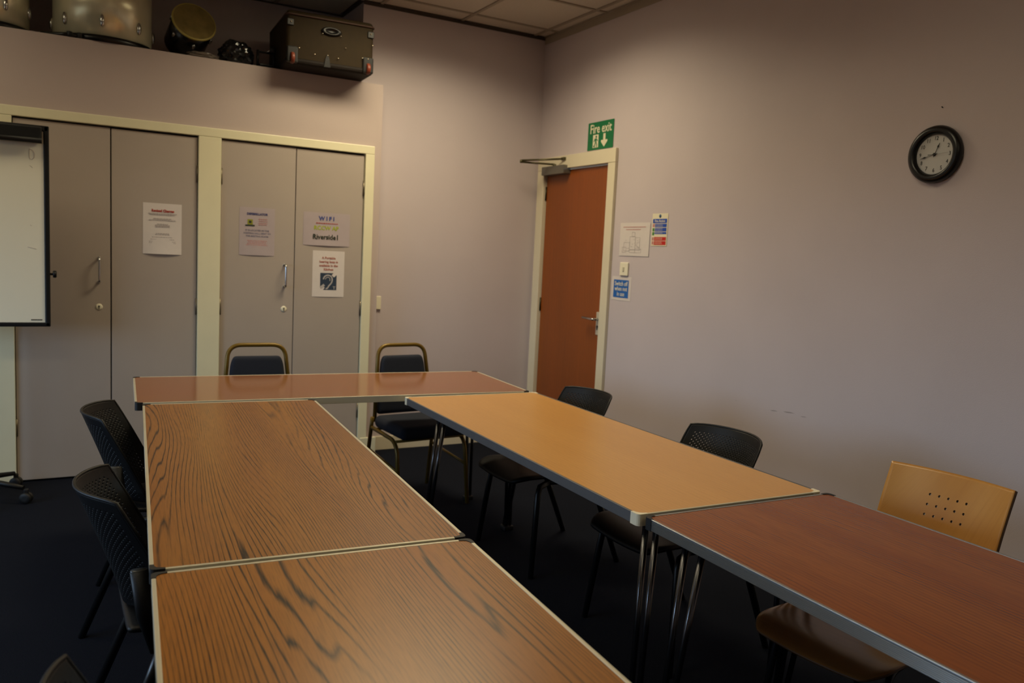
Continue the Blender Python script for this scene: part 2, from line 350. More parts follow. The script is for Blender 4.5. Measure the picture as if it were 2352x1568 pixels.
# ------------------------------------------------------------------ CUPBOARD FRAME AND DOORS
b = B(); yf0, yf1 = YC - .014, YC + .03
b.box(-3.62, -1.360, yf0, yf1, 2.047, 2.101, .004)
for x0, x1 in ((-3.62, -3.425), (-2.467, -2.336), (-1.422, -1.360)): b.box(x0, x1, yf0, yf1, 0.0, 2.0465, .003)
struct(b.out('trim_5', M_cream))
struct(B().box(-3.62, -1.36, YC + .032, YC + .045, 0, 2.06).out('cupboard_shade_sheet', mat('cupboard_inside_shade', (20, 17, 14), .9)))  # near-black sheet behind the doors, its colour stands in for the shade inside
def keyhole(b_, x, z, y):
    R = Matrix.Translation((x, y, z)) @ Matrix.Rotation(pi / 2, 4, 'X')
    b_.lathe([(.0001, 0), (.019, 0), (.019, .002), (.014, .004), (.0001, .004)], 24, R, cap=False)
def cupboard(label, leaves, hx):
    xm = (leaves[0][0] + leaves[-1][1]) / 2
    t = empty('cupboard', (xm, YC, 0), 0, label, 'cupboard', 'built-in cupboards along the back wall')
    for k, (x0, x1) in enumerate(leaves):
        d = B().box(x0 - xm, x1 - xm, .004, .028, .012, 2.036 if k else 2.038, .0015).out('door', M_door, t)
        hinge_x = (x0 if k == 0 else x1) - xm
        for hz in (1.82, 1.02, .32):
            B().tube([(hinge_x, -.001, hz - .05), (hinge_x, -.001, hz + .05)], .006, 8).out('hinge', mat('hinge_metal', (120, 110, 92), .4, .7), d)
        if k == 0:
            h = B(); p = fillet([(hx - xm, .004, 1.293), (hx - xm, -.040, 1.293), (hx - xm, -.040, 1.155), (hx - xm, .004, 1.155)], .014, 5); h.tube(p, .0062, 10); h.lathe([(.0085, -.003), (.0085, .003)], 14, Matrix.Translation((hx - xm, .003, 1.293)) @ Matrix.Rotation(pi / 2, 4, 'X')); h.lathe([(.0085, -.003), (.0085, .003)], 14, Matrix.Translation((hx - xm, .003, 1.155)) @ Matrix.Rotation(pi / 2, 4, 'X'))
            h.out('handle', M_chrome, d)
            kb = B(); keyhole(kb, hx - xm, 1.01, .004); kb.out('keyhole_plate', M_ivory, d)
            kb = B(); kb.box(hx - xm - .002, hx - xm + .002, -.002, 0, .998, 1.012); kb.lathe([(.0001, 0), (.0045, 0), (.0045, .002), (.0001, .002)], 12, Matrix.Translation((hx - xm, 0, 1.014)) @ Matrix.Rotation(pi / 2, 4, 'X'), cap=False)
            kb.out('keyhole', M_blackm, d)
    return t
cupboard('tall grey double-door cupboard behind the flip chart, charges notice on it', [(-3.421, -2.9435), (-2.9365, -2.471)], -3.003)
cupboard('tall grey double-door cupboard with three notices, nearest the corner alcove', [(-2.332, -1.8785), (-1.8735, -1.426)], -1.938)

# ------------------------------------------------------------------ BROWN DOOR (door_1)
b = B(); b.box(-.024, .0, -.118, -.026, 0, 2.067, .003); b.box(-.024, 0, -1.008, -.928, 0, 2.067, .003); b.box(-.024, 0, -1.008, -.026, 2.068, 2.160, .003)
b.box(0, .1, -.118, -.10, 0, 2.09); b.box(0, .1, -.946, -.928, 0, 2.09); b.box(0, .1, -.928, -.118, 2.068, 2.09)
frame = struct(b.out('trim_7', M_white))
dleaf = struct(B().box(.006, .048, -.9255, -.1205, .008, 2.060, .0015).out('door_1', M_doorwood))
b = B(); b.box(-.0, .006, -.904, -.864, .915, 1.072, .003); b.out('handle_plate', M_alu, dleaf)
b = B(); b.tube([(.0, -.884, 1.022), (-.030, -.884, 1.022)], .0095, 12); b.tube(fillet([(-.028, -.890, 1.022), (-.045, -.884, 1.022), (-.045, -.765, 1.026)], .012), [.009] * 8 + [.0075] if False else .0085, 12, up=(0, 0, 1)); b.out('door_handle', M_chrome, dleaf)
b = B(); b.lathe([(.0001, 0), (.0085, 0), (.0085, .003), (.0001, .003)], 14, Matrix.Translation((-.0005, -.884, .972)) @ Matrix.Rotation(-pi / 2, 4, 'Y'), cap=False); b.box(-.003, 0, -.888, -.880, .95, .972); b.out('keyhole', M_blackm, dleaf)
for hz in (1.90, 1.07, .25): B().tube([(.002, -.1195, hz - .05), (.002, -.1195, hz + .05)], .007, 8).out('hinge', mat('dark_hinge', (60, 52, 30), .4, .7), dleaf)
t = empty('door_closer', (0, -.27, 2.06), 0, 'grey overhead door closer at the top of the brown door', 'door closer')
B().box(-.058, .006, -.165, .135, -.032, .030, .004).out('closer_body', mat('closer_grey', (120, 116, 108), .4, .5), t)
b = B(); b.lathe([(.014, 0), (.014, .018)], 14, Matrix.Translation((-.03, 0, .028))); b.lathe([(.010, 0), (.010, .022)], 14, Matrix.Translation((-.255, .10, .040)))
b.tube([(-.03, 0, .043), (-.255, .10, .047)], .007, 8, flat=.5, up=(0, 0, 1)); b.tube([(-.255, .10, .058), (-.034, -.12, .074)], .007, 8, flat=.5, up=(0, 0, 1)); b.box(-.04, -.024, -.14, -.10, .066, .085)
b.out('closer_arm', mat('closer_arm_metal', (92, 86, 60), .4, .7), t)

# ------------------------------------------------------------------ FLAT THINGS ON THE WALLS
# local frame: X right along the wall as seen, Y up, Z out of the wall
def on_right(y, z, off=.0005): return Matrix.Translation((-off, y, z)) @ Matrix(((0, 0, -1, 0), (-1, 0, 0, 0), (0, 1, 0, 0), (0, 0, 0, 1)))
def on_back(x, z, yy=YC + .004, off=.0005): return Matrix.Translation((x, yy - off, z)) @ Matrix(((1, 0, 0, 0), (0, 0, -1, 0), (0, 1, 0, 0), (0, 0, 0, 1)))
def sheet(name, W_, H_, mtx, m, label, cat, thick=.0008, curl=0., group=None, rot=0.):
    b_ = B(); n = 8
    top = lambda u, v: Vector(((u - .5) * W_, (v - .5) * H_, thick + curl * ((1 - v) ** 3) * (1 - (2 * u - 1) ** 2)))
    b_.grid(top, n, n)
    e = bpy.data.objects.new(name, None); COL.objects.link(e); e.empty_display_size = .05; e.matrix_world = mtx @ Matrix.Rotation(rot, 4, 'Z'); tag(e, label, cat, group)
    o = b_.out('sheet', m, e)
    for p_ in o.data.polygons: p_.use_smooth = False
    return e
def put(e, b_, name, m, z=.0014): 
    o = b_.out(name, m, e); o.location = (0, 0, z)
    if name in ('lettering', 'print_lines', 'red_symbol', 'green_symbol', 'blue_panel', 'red_panel', 'plan_drawing', 'heading', 'running_man_symbol', 'arrow_symbol', 'ear_symbol', 'picture_base'): o['kind'] = 'stuff'
    return o
def tx(b_, s, size, x, y, bold=0., sx=1., sy=1.):
    t = text_bm(s, size, bold=bold); b_.merge(t, Matrix.Translation((x, y, 0)) @ Matrix.Diagonal((sx, sy, 1, 1)))

# green exit sign
e = sheet('exit_sign', .298, .186, on_right(-.793, 2.263), M_green, 'green fire exit sign with running man and down arrow above the brown door', 'sign', thick=.003)
b = B(); tx(b, 'Fire exit', .086, 0, .045, bold=.0012, sx=.86); put(e, b, 'lettering', M_exitw, .0036)
b = B(); b.box(-.085, -.020, -.078, .008, 0, .0005); put(e, b, 'doorway_symbol', M_exitw, .0034)
b = B(); b.lathe([(.0001, 0), (.0085, 0), (.0085, .0006), (.0001, .0006)], 14, Matrix.Translation((-.046, -.006, 0)), cap=False)
b.prism([(-.062, -.018), (-.040, -.016), (-.042, -.045), (-.056, -.045)], 0, .0006); b.prism([(-.056, -.043), (-.048, -.043), (-.060, -.076), (-.078, -.070), (-.078, -.063), (-.066, -.066)], 0, .0006)
b.prism([(-.050, -.045), (-.042, -.043), (-.032, -.058), (-.034, -.076), (-.041, -.076), (-.040, -.060)], 0, .0006); b.prism([(-.042, -.018), (-.024, -.032), (-.027, -.037), (-.042, -.027)], 0, .0006); b.prism([(-.062, -.018), (-.075, -.036), (-.070, -.040), (-.058, -.026)], 0, .0006)
put(e, b, 'running_man_symbol', M_green, .0042)
b = B(); b.box(.036, .060, -.036, .008, 0, .0005); b.prism([(.012, -.034), (.084, -.034), (.084, -.046), (.048, -.080), (.012, -.046)], 0, .0005); put(e, b, 'arrow_symbol', M_exitw, .0036)
# fire action notice
e = sheet('fire_action_notice', .148, .198, on_right(-1.478, 1.626), M_exitw, 'narrow fire action notice with blue and red rows on the right wall', 'sign', thick=.002)
b = B(); b.box(-.066, .066, .040, .066, 0, .0004)
for y0, y1 in ((.016, .036), (-.010, .012), (-.026, -.014)): b.box(-.044, .066, y0, y1, 0, .0004)
put(e, b, 'blue_panel', M_sblue, .0026)
b = B(); b.lathe([(.0001, 0), (.011, 0), (.011, .0004), (.0001, .0004)], 16, Matrix.Translation((0, .083, 0)), cap=False); put(e, b, 'round_symbol', mat('steel_blue_ink', (50, 84, 120), .5), .0026)
b = B(); b.box(-.046, .066, -.066, -.044, 0, .0004); b.box(-.046, .066, -.092, -.069, 0, .0004); put(e, b, 'red_panel', M_sred, .0026)
b = B(); b.box(-.066, -.048, .016, .036, 0, .0004); b.box(-.066, -.050, -.066, -.046, 0, .0004); b.box(-.066, -.050, -.090, -.070, 0, .0004); put(e, b, 'red_symbol', M_pink, .0026)
b = B(); b.box(-.066, -.048, -.010, .010, 0, .0004); b.box(-.066, -.048, -.034, -.014, 0, .0004); put(e, b, 'green_symbol', mat('sign_green', (60, 130, 50), .5), .0026)
b = B(); tx(b, 'Fire Action', .022, 0, .053, bold=.0003)
for yy in (.030, .022, .006, -.003, -.020, -.051, -.058, -.076, -.084): words(b, -.038, .030, yy, .0022, .0003)
put(e, b, 'lettering', M_exitw, .0032)
# framed evacuation plan
e = sheet('evacuation_plan', .305, .212, on_right(-1.236, 1.566), M_paper, 'white paper floor plan with faint red heading right of the door', 'notice', thick=.003)
b = B()
for k in range(2):
    words(b, -.12 + k * .03, .11 - k * .05, .078 - .016 * k, .0045)
put(e, b, 'heading', M_pink, .0036)
b = B()
def outline_rect(b_, x0, x1, y0, y1, t_=.0014):
    b_.box(x0, x1, y0, y0 + t_, 0, .0003); b_.box(x0, x1, y1 - t_, y1, 0, .0003); b_.box(x0, x0 + t_, y0, y1, 0, .0003); b_.box(x1 - t_, x1, y0, y1, 0, .0003)
for q in ((-.045, .012, -.066, .018), (-.025, .005, .018, .045), (-.105, -.045, -.075, -.02), (.012, .060, -.07, .012), (.030, .060, -.05, -.02), (-.12, -.08, -.085, -.05), (-.045, .012, -.085, -.066), (.012, .075, -.085, -.06)): outline_rect(b, *q)
for k in range(16):
    x = random.uniform(-.10, .065); y = random.uniform(-.075, .0); b.box(x, x + .012, y, y + .0014, 0, .0003)
put(e, b, 'plan_drawing', M_ink, .0036)
# light switch
t = empty('light_switch', (0, -1.154, 1.374), 0, 'small ivory light switch above the blue switch-off sign', 'switch')
B().box(-.012, 0, -.043, .043, -.043, .043, .004).out('switch_plate', M_ivory, t); B().box(-.018, -.011, -.008, .008, -.014, .014, .002).out('rocker', mat('rocker_shade', (205, 198, 176), .35), t)
# blue sign
e = sheet('switch_off_sign', .206, .156, on_right(-1.128, 1.247), M_paper, 'blue and white switch off when not in use sign below the switch', 'sign', thick=.001)
b = B(); b.box(-.082, .078, -.060, .056, 0, .0004); put(e, b, 'blue_panel', M_signblue, .0016)
b = B(); tx(b, 'Switch off', .040, -.002, .030, bold=.0004, sx=.86); tx(b, 'when not', .040, -.002, -.003, bold=.0004, sx=.86); tx(b, 'in use', .040, -.002, -.037, bold=.0004, sx=.86); put(e, b, 'lettering', M_exitw, .0022)
# notices on the cupboards
e = sheet('charges_notice', .214, .300, on_back(-2.664, 1.480), M_paper, 'white Revised Charges notice with red heading on the left cupboard', 'notice', curl=.010)
b = B(); tx(b, 'Revised Charges', .0185, .002, .106, bold=.0007, sy=1.15); put(e, b, 'heading', M_red, .0030)
b = B()
for yy, a in ((.090, .078), (.083, .07), (.060, .05), (.051, .074), (.028, .03), (.020, .042), (.012, .040), (-.028, .036), (-.035, .04), (-.050, .058), (-.063, .066), (-.076, .074), (-.084, .074), (-.098, .07), (-.106, .04)): words(b, -a, a, yy, .003)
put(e, b, 'print_lines', M_ink, .0034)
e = sheet('defibrillator_notice', .218, .298, on_back(-2.113, 1.496), M_paper2, 'mauve-tinted defibrillator notice in a plastic wallet above the cupboard handle', 'notice', curl=.004)
b = B(); tx(b, 'DEFIBRILLATOR', .018, 0, .108, bold=.0009); put(e, b, 'heading', mat('indigo_ink', (70, 72, 116), .6), .0020)
b = B(); b.box(-.060, -.028, .042, .074, 0, .0004); put(e, b, 'picture', mat('picture_lime', (138, 140, 30), .6), .0020)
b = B(); b.box(-.074, -.016, .032, .041, 0, .0005); b.box(-.052, -.036, .050, .066, 0, .0007); put(e, b, 'picture_base', M_inkd, .0022)
b = B()
tx(b, 'IT IS LOCATED IN THE', .0145, 0, .006, bold=.0002); tx(b, 'WAITING HALL NEXT TO', .0145, 0, -.012, bold=.0002); tx(b, 'THE MEETING ROOM', .0145, 0, -.030, bold=.0002); put(e, b, 'lettering', M_bluegrey, .0022)
b = B()
for yy in (.078, .066, .054, .044): words(b, .008, .062, yy, .003)
for yy, a in ((-.058, .06), (-.067, .055), (-.076, .06), (-.085, .066), (-.098, .026)): words(b, -a, a, yy, .0035)
put(e, b, 'print_lines', M_pink, .0024)
e = sheet('wifi_notice', .310, .214, on_back(-1.668, 1.536), M_paper2, 'landscape WIFI notice in a plastic wallet on the rightmost cupboard door', 'notice', curl=.006)
b = B(); tx(b, 'W I F I', .036, -.002, .068, bold=.0016); put(e, b, 'heading', M_blue, .0024)
b = B(); words(b, -.072, .072, .038, .0055); put(e, b, 'print_lines', M_red, .0024)
b = B(); tx(b, 'RCCW AP', .038, -.004, .006, bold=.0010, sx=.96); put(e, b, 'lettering', M_lime, .0024)
b = B(); tx(b, 'Riverside1', .046, -.006, -.052, bold=.0010, sx=.9); put(e, b, 'lettering', M_inkd, .0052)
e = sheet('hearing_loop_notice', .214, .302, on_back(-1.650, 1.245), M_paper, 'white hearing loop notice with ear symbol under the WIFI notice', 'notice', curl=.002)
b = B()
for k, s in enumerate(('A Portable', 'hearing loop is', 'available in the', 'Kitchen')): tx(b, s, .021, 0, .104 - .025 * k, bold=.0005)
put(e, b, 'lettering', mat('brick_ink', (168, 96, 84), .6), .0020)
b = B(); b.prism([(-.054, .006), (.034, .006), (.022, -.008), (.038, -.022), (.056, -.006), (.056, -.106), (-.034, -.106), (-.022, -.092), (-.040, -.076), (-.054, -.090)], 0, .0004); put(e, b, 'ear_panel', M_navy, .0020)
b = B(); ear = [(-.034, -.036, 0), (-.026, -.016, 0), (-.004, -.006, 0), (.020, -.014, 0), (.028, -.036, 0), (.022, -.060, 0), (.004, -.078, 0), (-.004, -.094, 0), (-.016, -.098, 0)]
b.tube(fillet(ear, .012, 4), .0042, 6, flat=.12, up=(0, 0, .001)) if False else None
def ribbon(b_, pts, w_w):
    pts = [Vector(p) for p in pts]; L_ = []; R_ = []
    for i, p in enumerate(pts):
        d = (pts[min(i + 1, len(pts) - 1)] - pts[max(i - 1, 0)]).normalized(); n_ = Vector((-d.y, d.x, 0)); L_.append(b_.bm.verts.new(p + n_ * w_w)); R_.append(b_.bm.verts.new(p - n_ * w_w))
    for i in range(len(pts) - 1): b_.bm.faces.new((L_[i], R_[i], R_[i + 1], L_[i + 1]))
ribbon(b, fillet(ear, .012, 4), .0042); ribbon(b, fillet([(-.020, -.036, 0), (-.014, -.024, 0), (.0, -.020, 0), (.012, -.030, 0), (.010, -.046, 0)], .01, 4), .002)
ribbon(b, [(-.052, -.092, 0), (-.026, -.072, 0)], .008)
tx(b, 'T', .026, .040, -.092, bold=.0006); put(e, b, 'ear_symbol', mat('pale_ink', (178, 172, 170), .6), .0030)
# cable plate on the alcove wall
tag(B().box(-1.292, -1.236, -.014, 0, 1.005, 1.098, .004).out('blank_plate', M_ivory), 'small ivory blank socket plate beside the right cupboard edge', 'socket plate')

# clock
CLOCK = (0, -3.248, 1.931)
t = empty('wall_clock', CLOCK, 0, 'round black wall clock with white numeral face on the right wall', 'clock')
Rm = Matrix(((0, 0, -1, 0), (-1, 0, 0, 0), (0, 1, 0, 0), (0, 0, 0, 1)))
b = B(); b.lathe([(.110, 0), (.118, .004), (.120, .014), (.116, .026), (.106, .034), (.096, .036), (.088, .031), (.083, .022), (.082, .016)], 64, Rm, cap=False); b.out('rim', mat('clock_black', (10, 10, 11), .32), t)
b = B(); b.lathe([(.0001, .014), (.0835, .014)], 48, Rm, cap=False); b.lathe([(.0001, .001), (.11, .001)], 48, Rm, cap=False); b.out('dial', mat('dial_white', (196, 196, 194), .5), t)
b = B()
for h in range(1, 13):
    a = pi / 2 - h * pi / 6; tt = text_bm(str(h), .0235, bold=.0001); b.merge(tt, Rm @ Matrix.Translation((.066 * cos(a), .066 * sin(a), .0148)) @ Matrix.Diagonal((.82, 1, 1, 1)))
b.out('numerals', mat('dial_ink', (66, 64, 64), .5), t)['kind'] = 'stuff'
def hand(b_, ang, length, wd, z, tail=.012):
    a = radians(90 - ang); Mh = Rm @ Matrix.Translation((0, 0, z)) @ Matrix.Rotation(a, 4, 'Z')
    b_.prism([(-tail, -wd * .4), (length * .55, -wd * .35), (length * .68, -wd * 1.6), (length * .80, -wd * .7), (length, -.0003), (length, .0003), (length * .80, wd * .7), (length * .68, wd * 1.6), (length * .55, wd * .35), (-tail, wd * .4)], 0, .0008, Mh)
b = B(); hand(b, 22, .050, .0026, .0165); b.out('hour_hand', M_blackm, t)
b = B(); hand(b, 256, .066, .0022, .018); b.lathe([(.0001, 0), (.006, 0), (.006, .004), (.0001, .004)], 16, Rm @ Matrix.Translation((0, 0, .0165)), cap=False); b.out('minute_hand', M_blackm, t)
b = B(); a = radians(90 - 87); b.prism([(-.028, -.0016), (0, -.0004), (.062, -.0003), (.062, .0003), (0, .0004), (-.028, .0016)], 0, .0005, Rm @ Matrix.Translation((0, 0, .0205)) @ Matrix.Rotation(a, 4, 'Z')); b.out('second_hand', mat('grey_hand', (60, 60, 56), .5), t)
tag(B().tube([(0, -3.253, 2.124), (-.008, -3.253, 2.126)], .0025, 8).out('nail', M_blackm), 'tiny nail in the right wall above the clock', 'nail')
wr = bpy.data.objects['wall_right']; M_scuff = mat('scuff_grey', (150, 140, 139), .7)
for y0, y1, z0, z1, hh in ((-2.206, -2.236, .704, .698, .0028), (-2.462, -2.515, .694, .697, .0018), (-2.548, -2.625, .704, .707, .0024), (-2.66, -2.70, .700, .703, .0012)):
    b = B(); b.prism([(-y0, z0), (-(y0 * .7 + y1 * .3), z0 - hh), (-y1, z1), (-(y0 * .4 + y1 * .6), z1 + hh)], 0, .0004, Matrix(((0, 0, -1, 0), (-1, 0, 0, 0), (0, 1, 0, 0), (0, 0, 0, 1)))); b.out('scuff_mark', M_scuff, wr)

# ------------------------------------------------------------------ TABLES
def table(loc, rz, L_, W_, top_m, style, label, H_=.744, legs=None):
    t = empty('folding_table', (*loc, 0), rz, label, 'table', 'folding tables pushed into a horseshoe')
    T = .030; hw, hl = W_ / 2, L_ / 2
    em = {'alu': M_alu, 'grey': M_alu_grey, 'fluted': M_flute, 'satin': M_alu}[style]; ew = .0085; c = .034 if style == 'grey' else .030
    B().box(-hw + ew, hw - ew, -hl + ew, hl - ew, H_ - T + .002, H_ - .0004).out('tabletop', top_m, t)
    def strip(x0, x1, y0, y1, side):
        b_ = B(); bx0, bx1, by0, by1 = x0, x1, y0, y1
        if style == 'fluted':
            i_ = .0022
            b_.box(x0 + (i_ if side == 'L' else 0), x1 - (i_ if side == 'R' else 0), y0 + (i_ if side == 'N' else 0), y1 - (i_ if side == 'F' else 0), H_ - T, H_ - .0030)
            b_.box(x0, x1, y0, y1, H_ - .0030, H_ + .0006, .001, 2)
        else: b_.box(x0, x1, y0, y1, H_ - T, H_ + .0006, .0012, 2)
        if style == 'fluted':
            n = 7; i_ = .0016
            for k in range(n):
                z = H_ - T + .0013 + k * (T - .0080) / (n - 1)
                if side in 'LR':
                    xx = x0 + i_ if side == 'L' else x1 - i_; b_.tube([(xx, y0 + .001, z), (xx, y1 - .001, z)], .00135, 6)
                else:
                    yy = y0 + i_ if side == 'N' else y1 - i_; b_.tube([(x0 + .001, yy, z), (x1 - .001, yy, z)], .00135, 6)
        b_.out('edge_strip', M_alu if style == 'grey' and side in 'NF' else em, t)
    strip(-hw, -hw + ew, -hl + c, hl - c, 'L'); strip(hw - ew, hw, -hl + c, hl - c, 'R'); strip(-hw + c, hw - c, hl - ew, hl, 'F'); strip(-hw + c, hw - c, -hl, -hl + ew, 'N')
    cm = M_ivory if style == 'grey' else M_rubber
    for sx in (-1, 1):
        for sy in (-1, 1):
            out = [(sx * (hw - c), sy * (hl - .0085)), (sx * (hw - c), sy * (hl + .0005))]
            for k in range(5):
                a = pi / 2 * (1 - k / 4); rr = .012; out.append((sx * (hw - rr + (rr + .0005) * cos(a)), sy * (hl - rr + (rr + .0005) * sin(a))))
            out += [(sx * (hw + .0005), sy * (hl - c)), (sx * (hw - .0085), sy * (hl - c))]
            for k in (1, 2, 3): q = k / 4; bl = .006 * sin(pi * q); out.append((sx * (hw - .0085 - (c - .0085) * q + bl), sy * (hl - .0085 - (c - .0085) * (1 - q) + bl)))
            b_ = B(); b_.prism(out, H_ - T - .002, H_ + .0012); b_.out('corner_cap', cm, t)
    # folding hairpin legs: two tapering chrome tubes from a bracket to one foot
    legs = legs or ((hl - .28, .033, hl - .12, .012), (-hl + .28, .033, -hl + .12, .012))
    for y0, g0, yf, g1, *dr in legs:
        dr = dr[0] if dr else 0.
        for sx in (-1, 1):
            b_ = B(); x = sx * (hw - .075); zt = H_ - T - .006
            yt = y0 + (dr if sx > 0 else 0); yb = yf + (dr if sx > 0 else 0)
            b_.tube([(x, yt - g0, zt), (x, yb - g1, .02)], [.0095, .0085], 12); b_.tube([(x, yt + g0, zt), (x, yb + g1, .02)], [.0095, .0085], 12)
            b_.box(x - .016, x + .016, yt - .045, yt + .045, zt - .004, zt + .010, .003)
            leg = b_.out('leg', M_legc, t)
            B().box(x - .016, x + .016, yb - .028, yb + .028, 0, .024, .006).out('foot', M_rubber, leg)
        b_ = B(); b_.tube([(-hw + .075, y0, H_ - T - .016), (hw - .075, y0 + dr, H_ - T - .016)], .010, 10); b_.out('cross_bar', M_legc, t)
    return t
table((-2.6464, -2.7775), -.0801, 1.8475, .6983, M_teak, 'alu', 'teak laminate folding table in the middle of the left row', legs=((.880, .020, .870, .012), (-.66, .033, -.80, .012)))
table((-2.790, -4.634), -.077, 1.848, .6983, M_teak2, 'alu', 'nearest teak laminate folding table with strong dark grain, bottom of photo', legs=((.870, .020, .860, .012), (-.64, .033, -.80, .012)))
tB = table((-1.4908, -2.844), -.0287, 1.8188, .6977, M_beech, 'grey', 'pale beech folding table with grey edge and ivory corner caps', legs=((.630, .033, .80, .012, .22), (-.874, .024, -.844, .016)))
table((-1.538, -4.684), -.032, 1.83, .697, M_mahog, 'fluted', 'red-brown folding table with ribbed aluminium edge at lower right', legs=((.791, .033, .885, .012, .085), (-.63, .033, -.79, .012)))
table((-2.0155, -1.5094), -.0676 - pi / 2, 1.8188, .6977, M_back, 'satin', 'shiny red-brown folding table set crosswise before the cupboards', legs=((.850, .020, .860, .012), (-.66, .033, -.80, .012)))

# ------------------------------------------------------------------ BLACK PERFORATED CHAIRS
def back_pt(u, v):
    """u -1..1 across, v 0 bottom .. 1 top; chair faces +X"""
    z = .455 + .325 * v
    hw = .190 + .012 * v - .010 * v ** 8
    if v < .14: hw *= .80 + .20 * (v / .14) ** .6
    y = hw * u
    depth = .088 * (abs(u) ** 2.2) * (.9 + .1 * v) + .055 * (1 - v) * abs(u) ** 2
    x = -.185 - .115 * v ** 1.15 + depth
    z -= .006 * abs(u) ** 8 * v
    return Vector((x, y, z))
def perforated_back():
    bm = bmesh.new(); nu, nv = 54, 44; cache = {}
    def V(i, j):
        if (i, j) not in cache: cache[(i, j)] = bm.verts.new(back_pt(-1 + 2 * i / nu, j / nv))
        return cache[(i, j)]
    for i in range(nu):
        for j in range(nv):
            c4 = [V(i, j), V(i + 1, j), V(i + 1, j + 1), V(i, j + 1)]
            hole = (i + j) % 2 == 0 and 3 <= i < nu - 3 and 3 <= j < nv - 4
            if not hole:
                f = bm.faces.new(c4); f.smooth = True; continue
            q = .33; ins = []
            for a, c_ in ((.5, .5 - q), (.5 + q, .5), (.5, .5 + q), (.5 - q, .5)):
                ins.append(bm.verts.new(back_pt(-1 + 2 * (i + a) / nu, (j + c_) / nv)))
            s0, s1, s2, s3 = ins
            for fc in ((c4[0], c4[1], s1, s0), (c4[1], c4[2], s2, s1), (c4[2], c4[3], s3, s2), (c4[3], c4[0], s0, s3)):
                f = bm.faces.new(fc); f.smooth = True
    me = bpy.data.meshes.new('backrest'); bm.to_mesh(me); bm.free(); return me
def black_chair(label):
    t = empty('plastic_chair', (0, 0, 0), 0, label, 'chair', 'black perforated plastic chairs around the tables')
    o = new_obj('backrest', perforated_back(), M_black, t); md = o.modifiers.new('thickness', 'SOLIDIFY'); md.thickness = .006; md.offset = 0
    b_ = B()                                      # rolled rim round the shell
    rim = [back_pt(-1, v / 12) for v in range(1, 13)] + [back_pt(-1 + 2 * k / 20, 1) for k in range(1, 21)] + [back_pt(1, 1 - v / 12) for v in range(1, 12)]
    b_.tube(rim, .0046, 8); b_.out('backrest_rim', M_black, t)
    def seat(u, v):
        x = -.19 + .48 * v; w_s = .215 * (1 - .10 * (1 - v)); 
        if v > .8: w_s *= sqrt(max(0, 1 - ((v - .8) / .2) ** 2 * .42))
        y = (2 * u - 1) * w_s; e2 = abs(2 * u - 1)
        z = .445 + .012 * e2 ** 2 - .030 * max(0, (v - .78) / .22) ** 2 - .006 * sin(pi * v)
        return Vector((x, y, z))
    b_ = B(); b_.grid(seat, 14, 16); b_.out('seat', M_black, t, solid=.022, off=-1, sub=1)
    for sy in (-1, 1):
        b_ = B(); b_.tube([(-.165, sy * .222, .610), (-.150, sy * .226, .50), (-.120, sy * .228, .40)], [.021, .022, .021], 16, flat=.62, up=(1, 0, 0)); post = b_.out('back_post', M_black, t)
        b_ = B(); b_.lathe([(.0001, 0), (.0185, 0), (.0195, -.004)], 16, Matrix.Translation((-.1655, sy * .222, .6125)) @ Matrix.Diagonal((1, .62, 1, 1)), cap=False); b_.out('cap', mat('cap_grey', (56, 56, 54), .4), post)
        b_ = B(); b_.tube([(-.105, sy * .230, .42), (-.14, sy * .235, .33), (-.275, sy * .235, .0)], [.015, .014, .012], 12); b_.out('leg', M_blackm, t)
        b_ = B(); b_.tube([(.10, sy * .195, .415), (.165, sy * .215, .40), (.178, sy * .222, .37), (.215, sy * .258, .0)], [.013, .014, .014, .012], 12); b_.out('leg', M_blackm, t)
        b_ = B(); b_.tube([(-.11, sy * .225, .412), (.11, sy * .198, .412)], .012, 10); b_.out('seat_rail', M_blackm, t)
    return t
proto = black_chair('black perforated plastic chair against the brown door, far right row')
chairs = [((-1.180, -2.19), pi, 'black perforated plastic chair in front of the brown door, behind the beech table'),
          ((-1.175, -3.125), pi, 'black perforated plastic chair by the bare right wall behind the beech table'),
          ((-2.850, -2.105), -.16, 'farthest black perforated chair on the left side, near the cupboards'),
          ((-2.893, -3.090), .0, 'middle black perforated chair on the left side with capped post'),
          ((-2.960, -4.165), .35, 'nearest black chair at the bottom left, only its back corner showing')]
for k, (p, rz, lab) in enumerate(chairs):
    o = proto if k == 0 else copy_tree(proto)
    o.location = (*p, 0); o.rotation_euler = (0, 0, rz); o['label'] = lab

